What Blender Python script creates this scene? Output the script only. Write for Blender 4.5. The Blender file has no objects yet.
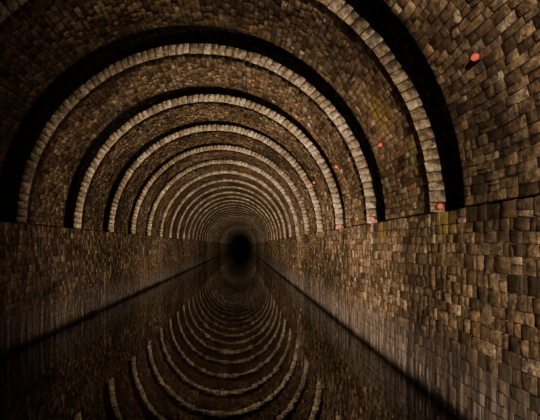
import bpy, math, numpy as np
from mathutils import Vector
rng=np.random.default_rng(7)
sc=bpy.context.scene
R=3.5; ZS=2.49
SEC=1.74
N0,N1=-4,60
def face_y(n): return 5.43+2.76*(n-1)
YMIN=face_y(N0)-1; YMAX=face_y(N1)+3
RL=R+1.0
# ---------------- materials
def nodes(name):
    m=bpy.data.materials.new(name); m.use_nodes=True
    nt=m.node_tree; return m,nt,nt.nodes,nt.links,nt.nodes['Principled BSDF']
def noise(nt,vec,scale,detail=4,rough=.6):
    n=nt.nodes.new('ShaderNodeTexNoise'); n.inputs['Scale'].default_value=scale
    n.inputs['Detail'].default_value=detail; n.inputs['Roughness'].default_value=rough
    nt.links.new(vec,n.inputs['Vector']); return n.outputs['Fac']
def ramp(nt,fac,stops):
    r=nt.nodes.new('ShaderNodeValToRGB'); e=r.color_ramp.elements
    while len(e)<len(stops): e.new(.5)
    for el,(p,c) in zip(e,stops): el.position=p; el.color=(*c,1) if len(c)==3 else c
    nt.links.new(fac,r.inputs[0]); return r.outputs[0]
def mix(nt,fac,a,b,mode='MIX'):
    m=nt.nodes.new('ShaderNodeMix'); m.data_type='RGBA'; m.blend_type=mode
    for k,v in ((0,fac),(6,a),(7,b)):
        if isinstance(v,(int,float)): m.inputs[k].default_value=v
        elif isinstance(v,tuple): m.inputs[k].default_value=(*v,1)
        else: nt.links.new(v,m.inputs[k])
    return m.outputs[2]
def math_(nt,op,a,b):
    m=nt.nodes.new('ShaderNodeMath'); m.operation=op
    for k,v in ((0,a),(1,b)):
        if isinstance(v,(int,float)): m.inputs[k].default_value=v
        else: nt.links.new(v,m.inputs[k])
    return m.outputs[0]
def tobw(nt,c):
    b=nt.nodes.new('ShaderNodeRGBToBW'); nt.links.new(c,b.inputs[0]); return b.outputs[0]
def stone_mat(name,stops,band=False,tint=True,bump=1.0,lo=.35):
    m,nt,N,L,B=nodes(name)
    g=N.new('ShaderNodeNewGeometry'); pos=g.outputs['Position']; rnd=g.outputs['Random Per Island']
    col=ramp(nt,rnd,stops)
    n1=noise(nt,pos,15,8,.75)
    col=mix(nt,1.0,col,ramp(nt,n1,[(.36,(.15,.14,.13)),(.5,(.75,.73,.7)),(.64,(1.9,1.85,1.75))]),'MULTIPLY')
    n2=noise(nt,pos,.7,6,.7)
    col=mix(nt,1.0,col,ramp(nt,n2,[(.38,(lo,lo*.95,lo*.9)),(.6,(1.25,1.22,1.2))]),'MULTIPLY')
    if tint:
        n3=noise(nt,pos,1.1,3,.5)
        moss=ramp(nt,n3,[(.60,(0,0,0)),(.70,(1,1,1))])
        mk=mix(nt,1.0,moss,ramp(nt,rnd,[(.4,(0,0,0)),(.55,(.6,.6,.6))]),'MULTIPLY')
        col=mix(nt,tobw(nt,mk),col,(.22,.11,.04))
        # pale salt bloom
        n4=noise(nt,pos,2.3,8,.8)
        col=mix(nt,tobw(nt,ramp(nt,n4,[(.60,(0,0,0)),(.70,(.55,.55,.55))])),col,(.36,.32,.27))
        for p,rad,c in (((3.45,5.05,2.34),.26,(.32,.25,.05)),((3.1,6.3,4.1),.42,(.27,.18,.05)),((3.5,7.3,2.3),.25,(.25,.16,.05)),((3.4,5.6,3.3),.3,(.2,.19,.06))):
            d=N.new('ShaderNodeVectorMath'); d.operation='DISTANCE'; L.new(pos,d.inputs[0]); d.inputs[1].default_value=p
            dd=math_(nt,'ADD',math_(nt,'DIVIDE',d.outputs['Value'],rad),math_(nt,'MULTIPLY',math_(nt,'SUBTRACT',n1,.5),2.2))
            col=mix(nt,tobw(nt,ramp(nt,dd,[(.4,(.8,.8,.8)),(1.0,(0,0,0))])),col,c)
    hsrc=math_(nt,'ADD',n1,math_(nt,'MULTIPLY',noise(nt,pos,50,4,.7),.5))
    if band:
        sep=N.new('ShaderNodeSeparateXYZ'); L.new(pos,sep.inputs[0])
        mp=N.new('ShaderNodeMapping'); L.new(pos,mp.inputs[0]); mp.inputs['Scale'].default_value=(1,1,.06)
        st=noise(nt,mp.outputs[0],8,6,.75)
        col=mix(nt,tobw(nt,ramp(nt,st,[(.56,(0,0,0)),(.66,(.45,.45,.45))])),col,(.34,.28,.22))
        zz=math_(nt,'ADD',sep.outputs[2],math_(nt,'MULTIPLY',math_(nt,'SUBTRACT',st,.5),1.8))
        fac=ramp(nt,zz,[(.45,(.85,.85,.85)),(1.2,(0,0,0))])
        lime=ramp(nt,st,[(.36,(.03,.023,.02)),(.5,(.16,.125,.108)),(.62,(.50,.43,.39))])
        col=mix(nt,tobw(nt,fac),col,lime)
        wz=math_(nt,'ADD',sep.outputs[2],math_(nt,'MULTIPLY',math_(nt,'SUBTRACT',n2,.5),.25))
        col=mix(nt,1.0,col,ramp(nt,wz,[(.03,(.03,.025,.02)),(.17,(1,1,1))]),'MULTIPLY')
    L.new(col,B.inputs['Base Color'])
    L.new(ramp(nt,n2,[(.3,(.38,.38,.38)),(.7,(.72,.72,.72))]),B.inputs['Roughness'])
    bp=N.new('ShaderNodeBump'); bp.inputs['Strength'].default_value=bump; bp.inputs['Distance'].default_value=.032
    L.new(hsrc,bp.inputs['Height']); L.new(bp.outputs[0],B.inputs['Normal'])
    return m
brown=[(0,(.055,.036,.021)),(.2,(.13,.087,.051)),(.5,(.2,.139,.084)),(.75,(.26,.187,.118)),(.92,(.18,.14,.1)),(1,(.44,.355,.26))]
pale=[(0,(.19,.15,.105)),(.35,(.27,.22,.158)),(.7,(.34,.283,.21)),(1,(.43,.37,.29))]
M_st=stone_mat('vault_stone',brown)
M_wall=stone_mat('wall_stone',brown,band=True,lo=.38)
M_vs=stone_mat('voussoir_stone',pale,tint=False,lo=.6)
M_mo=stone_mat('dark_mortar',[(0,(.016,.011,.008)),(1,(.025,.018,.012))],band=False,tint=False)
M_shade=stone_mat('shade_dark_lining',[(0,(.012,.009,.006)),(1,(.03,.022,.015))],tint=False)  # near-black base colour paints the shade of the recesses behind the ribs
M_bed=stone_mat('canal_silt',[(0,(.02,.016,.01)),(1,(.03,.02,.012))],tint=False)
def simple(name,c,r=.5,met=0):
    m,nt,N,L,B=nodes(name); B.inputs['Base Color'].default_value=(*c,1); B.inputs['Roughness'].default_value=r; B.inputs['Metallic'].default_value=met
    g=N.new('ShaderNodeNewGeometry'); n=noise(nt,g.outputs['Position'],60)
    bp=N.new('ShaderNodeBump'); bp.inputs['Strength'].default_value=.3; bp.inputs['Distance'].default_value=.004
    L.new(n,bp.inputs['Height']); L.new(bp.outputs[0],B.inputs['Normal']); return m
M_red=simple('red_plastic',(.62,.085,.05),.7)
M_rust=simple('rusty_iron',(.06,.03,.02),.7,.4)
# ---------------- mesh helpers
class MB:
    def __init__(s): s.v=[];s.f=[];s.m=[];s.n=0
    def add(s,verts,quads,mat):
        verts=np.asarray(verts,float).reshape(-1,3); q=np.asarray(quads,int).reshape(-1,4)
        s.v.append(verts); s.f.append(q+s.n); s.m.append(np.full(len(q),mat)); s.n+=len(verts)
    def obj(s,name,mats):
        v=np.concatenate(s.v); f=np.concatenate(s.f); mi=np.concatenate(s.m)
        me=bpy.data.meshes.new(name); me.vertices.add(len(v)); me.vertices.foreach_set('co',v.ravel())
        me.loops.add(f.size); me.loops.foreach_set('vertex_index',f.ravel().astype(np.int32))
        me.polygons.add(len(f)); me.polygons.foreach_set('loop_start',np.arange(0,f.size,4,dtype=np.int32))
        me.polygons.foreach_set('material_index',mi.astype(np.int32))
        for m in mats: me.materials.append(m)
        me.update(calc_edges=True); me.validate()
        o=bpy.data.objects.new(name,me); sc.collection.objects.link(o); return o
Q9=[(8,9,10,11)]+[(4+i,4+(i+1)%4,8+(i+1)%4,8+i) for i in range(4)]+[(i,(i+1)%4,4+(i+1)%4,4+i) for i in range(4)]
Q9=np.array(Q9)
def stones(mb,rects,fn,mat,hmin,hmax,jit=.006,gap=.0045,inset=.005,hscale=None,warp=.010):
    r=np.array(rects); n=len(r)
    u=np.stack([r[:,0]+gap,r[:,1]-gap,r[:,1]-gap,r[:,0]+gap],1)+rng.uniform(-jit,jit,(n,4))
    v=np.stack([r[:,2]+gap,r[:,2]+gap,r[:,3]-gap,r[:,3]-gap],1)+rng.uniform(-jit,jit,(n,4))
    umin,umax=r[:,0].min(),r[:,1].max()
    edge=np.clip(np.minimum(u-umin,umax-u)/.3,0,1)
    u=u+edge*warp*(np.sin(v*2.3+u*1.7)+.6*np.sin(v*5.1-u*3.1+1)+.4*np.sin(v*9.7+u*6.3))
    h=rng.uniform(hmin,hmax,(n,1))+rng.uniform(-1,1,(n,4))*(hmax-hmin)*.25
    if hscale is not None: h=h*hscale[:,None]
    uc=u.mean(1,keepdims=True); vc=v.mean(1,keepdims=True)
    du=np.abs(u-uc); dv=np.abs(v-vc)
    ins=inset*rng.uniform(.6,1.8,(n,4))
    u2=uc+(u-uc)*np.clip(1-ins/np.maximum(du,1e-3),.3,1); v2=vc+(v-vc)*np.clip(1-ins/np.maximum(dv,1e-3),.3,1)
    U=np.concatenate([u,u,u2],1); V=np.concatenate([v,v,v2],1)
    H=np.concatenate([np.full((n,4),-.03),h*.5,h],1)
    P=fn(U,V,H)
    q=(Q9[None]+(np.arange(n)*12)[:,None,None]).reshape(-1,4)
    mb.add(P,q,mat)
def courses(u0,u1,v0,v1,ch,ll):
    out=[]; u=u0
    n=max(1,round((u1-u0)/ch)); hs=rng.uniform(.78,1.22,n); hs=hs/hs.sum()*(u1-u0)
    for k in range(n):
        v=v0-rng.uniform(0,ll*.7); lk=ll*rng.uniform(.85,1.15)
        while v<v1:
            l=rng.uniform(.5,1.5)*lk
            a=max(v,v0); b=min(v+l,v1)
            if v1-b<.08: b=v1; l=v1-v+1
            if b-a>.045:
                if hs[k]>ch*1.1 and rng.random()<.15:
                    mid=u+hs[k]*rng.uniform(.4,.6); out.append((u,mid,a,b)); out.append((mid,u+hs[k],a,b))
                else: out.append((u,u+hs[k],a,b))
            v+=l
        u+=hs[k]
    return out
def archfn(rad):
    def f(u,v,h):
        a=u/rad; r=rad-h
        return np.stack([-r*np.cos(a),v,ZS+r*np.sin(a)],-1)
    return f
BOX=np.array([(0,1,3,2),(4,6,7,5),(0,4,5,1),(2,3,7,6),(0,2,6,4),(1,5,7,3)])
def archshell(mb,r0,r1,y0,y1,mat,seg=64,a0=0,a1=math.pi):
    a=np.linspace(a0,a1,seg+1)
    for (ra,ya,rb,yb) in ((r0,y0,r0,y1),(r0,y1,r1,y1),(r1,y1,r1,y0),(r1,y0,r0,y0)):
        A=np.stack([-ra*np.cos(a),np.full_like(a,ya),ZS+ra*np.sin(a)],1)
        B=np.stack([-rb*np.cos(a),np.full_like(a,yb),ZS+rb*np.sin(a)],1)
        i=np.arange(seg); mb.add(np.concatenate([A,B]),np.stack([i,i+1,i+seg+2,i+seg+1],1),mat)
def voussoirs(mb,yf):
    n=78; edges=np.linspace(0,math.pi,n+1); edges[1:-1]+=rng.uniform(-.006,.006,n-1)
    for k in range(n):
        g=.0008
        a0,a1=edges[k]+g,edges[k+1]-g
        ri=R-.012-rng.uniform(0,.010); ro=R+.18+rng.uniform(0,.02)
        y0=yf-rng.uniform(.0,.010); y1=yf+rng.choice([.16,.24])+rng.uniform(-.02,.02)
        c=.006
        lo=np.array([a0,ri,y0]); hi=np.array([a1,ro,y1]); cc=np.array([c/R,c,c])
        V=[];idx={}
        for sx in (0,1):
            for sy in (0,1):
                for sz in (0,1):
                    s=np.array([sx,sy,sz]); base=np.where(s==0,lo,hi); inn=np.where(s==0,cc,-cc)
                    jj=rng.uniform(-.004,.004,3)*np.array([1/R,1,1])
                    for ax in range(3):
                        p=base+inn+jj; p[ax]=base[ax]+jj[ax]; idx[(sx,sy,sz,ax)]=len(V); V.append(p)
        F=[]
        for ax in range(3):
            o=[b for b in range(3) if b!=ax]
            for s in (0,1):
                q=[]
                for (p,r) in ((0,0),(1,0),(1,1),(0,1)):
                    t=[0,0,0]; t[ax]=s;t[o[0]]=p;t[o[1]]=r; q.append(idx[(*t,ax)])
                F.append(q)
            for p in (0,1):
                for r in (0,1):
                    t0=[0,0,0];t1=[0,0,0]
                    t0[o[0]]=t1[o[0]]=p; t0[o[1]]=t1[o[1]]=r; t1[ax]=1
                    F.append([idx[(*t0,o[0])],idx[(*t1,o[0])],idx[(*t1,o[1])],idx[(*t0,o[1])]])
        V=np.array(V)
        P=np.stack([-V[:,1]*np.cos(V[:,0]),V[:,2],ZS+V[:,1]*np.sin(V[:,0])],1)
        mb.add(P,F,1)
# ---------------- ribs
for n in range(N0,N1+1):
    yf=face_y(n); mb=MB(); S=SEC+(.2 if n==0 else 0)
    archshell(mb,R,R+.16,yf+.04,yf+S,2)
    if n<30: stones(mb,courses(.01,math.pi*R-.01,yf+.17,yf+S,.095,.22),archfn(R),0,.002,.016)
    else: stones(mb,courses(.01,math.pi*R-.01,yf+.17,yf+S,.2,.4),archfn(R),0,.002,.013)
    voussoirs(mb,yf)
    mb.obj('stone_arch_rib',[M_st,M_vs,M_mo])
# ---------------- outer lining (ceiling)
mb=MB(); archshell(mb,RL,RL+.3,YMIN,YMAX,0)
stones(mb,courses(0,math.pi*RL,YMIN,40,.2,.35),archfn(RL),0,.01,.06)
mb.obj('ceiling',[M_shade])
# ---------------- walls
for side,sx in (('left',-1),('right',1)):
    mb=MB()
    x0,x1=sx*(R+.005),sx*(RL+.3)
    P=[(x,y,z) for x in (x0,x1) for y in (YMIN,YMAX) for z in (-1.0,ZS-.03)]
    mb.add(P,BOX,1)
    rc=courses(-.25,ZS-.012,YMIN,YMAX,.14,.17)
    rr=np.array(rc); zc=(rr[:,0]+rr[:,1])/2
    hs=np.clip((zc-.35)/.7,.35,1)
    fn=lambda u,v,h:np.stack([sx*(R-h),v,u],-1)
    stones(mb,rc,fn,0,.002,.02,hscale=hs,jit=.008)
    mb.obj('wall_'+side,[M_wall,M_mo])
# ---------------- canal bed + water
mb=MB(); mb.add([(x,y,z) for x in (-RL-.3,RL+.3) for y in (YMIN,YMAX) for z in (-1.3,-1.0)],BOX,0); mb.obj('floor',[M_bed])
mw,nt,N,L,B=nodes('still_canal_water')
B.inputs['Base Color'].default_value=(.003,.002,.0015,1); B.inputs['Roughness'].default_value=.02; B.inputs['IOR'].default_value=1.85
g=N.new('ShaderNodeNewGeometry'); a=noise(nt,g.outputs['Position'],1.6,3,.5); b=noise(nt,g.outputs['Position'],14,2,.5)
bp=N.new('ShaderNodeBump'); bp.inputs['Strength'].default_value=.3; bp.inputs['Distance'].default_value=.006
L.new(math_(nt,'ADD',a,math_(nt,'MULTIPLY',b,.05)),bp.inputs['Height']); L.new(bp.outputs[0],B.inputs['Normal'])
mb=MB(); mb.add([(-R,YMIN,0),(R,YMIN,0),(R,YMAX,0),(-R,YMAX,0)],[(0,1,2,3)],0); mb.obj('canal_water',[mw])
# ---------------- red markers
import bmesh
def marker(pos,axis,length=.10,rad=.036):
    bm=bmesh.new(); axis=Vector(axis).normalized()
    rot=axis.to_track_quat('Z','Y').to_matrix().to_4x4(); rot.translation=Vector(pos)
    prof=[(.035,-.04,1),(.035,.012,1),(.012,.016,1),(.012,length-.03,1),(rad*.8,length-.028,0),(rad,length-.015,0),(rad,length+.01,0),(rad*.75,length+.022,0),(rad*.5,length+.022,0)]
    rings=[]
    for r,z,m in prof: rings.append([bm.verts.new((r*math.cos(t*math.pi/4),r*math.sin(t*math.pi/4),z)) for t in range(8)])
    for k in range(len(prof)-1):
        for t in range(8):
            f=bm.faces.new((rings[k][t],rings[k][(t+1)%8],rings[k+1][(t+1)%8],rings[k+1][t])); f.material_index=1 if prof[k+1][2] else 0
    bm.faces.new(rings[-1]); bm.faces.new(rings[0][::-1])
    bm.transform(rot); me=bpy.data.meshes.new('red_marker_stud'); bm.to_mesh(me); bm.free()
    me.materials.append(M_red); me.materials.append(M_rust)
    o=bpy.data.objects.new('red_marker_stud',me); sc.collection.objects.link(o)
for n in range(0,5):
    a=math.radians([23.0,20.5,23.8,25,22][n]); yf=face_y(n); r=R-.01
    ax=(-math.cos(a),-.55,-math.sin(a))
    marker((r*math.cos(a),yf+1.15,ZS+r*math.sin(a)),ax)
    if n>0: marker((R+.08,yf-.02,ZS+.07),(-.1,-1,0.05),.08,.042)
# ---------------- lights
def spot(loc,target,power,ang,blend,col=(1,.785,.56),rad=.06):
    l=bpy.data.lights.new('key_or_fill_light','SPOT'); l.energy=power; l.spot_size=math.radians(ang); l.spot_blend=blend; l.color=col; l.shadow_soft_size=rad
    o=bpy.data.objects.new('key_or_fill_spot',l); o.location=loc; sc.collection.objects.link(o)  # shared by the key behind the camera and the added fill spots
    o.rotation_euler=(Vector(target)-Vector(loc)).to_track_quat('-Z','Y').to_euler()
LP=(-.6,-6,2.4)
spot(LP,(3.2,12,2.1),8500,56,1)
spot(LP,(.7,20,2.6),31000,30,1)
spot((-.9,2.6,1.7),(2.4,16,2.4),3600,88,1)  # added fill spot, unseen, brightens the vault and walls ahead of the camera
spot((.1,11.5,1.7),(0,40,2.4),3000,80,1)  # this and the following spots are added, unseen, to slow the fade with depth
spot((.1,20,1.7),(0,60,2.4),3600,50,1)
spot((.1,36,1.7),(0,90,2.4),6000,36,1)
spot((.1,64,1.7),(0,120,2.4),9000,30,1)
w=bpy.data.worlds.new('dark'); sc.world=w; w.use_nodes=True
w.node_tree.nodes['Background'].inputs[0].default_value=(.0,.0,.0,1)
# ---------------- camera
c=bpy.data.cameras.new('cam'); c.sensor_width=36; c.lens=400/540*36; c.shift_x=27/540; c.shift_y=35/540; c.clip_start=.02; c.clip_end=400
co=bpy.data.objects.new('camera',c); co.location=(.945,0,2.05); co.rotation_euler=(math.pi/2,0,0); sc.collection.objects.link(co); sc.camera=co
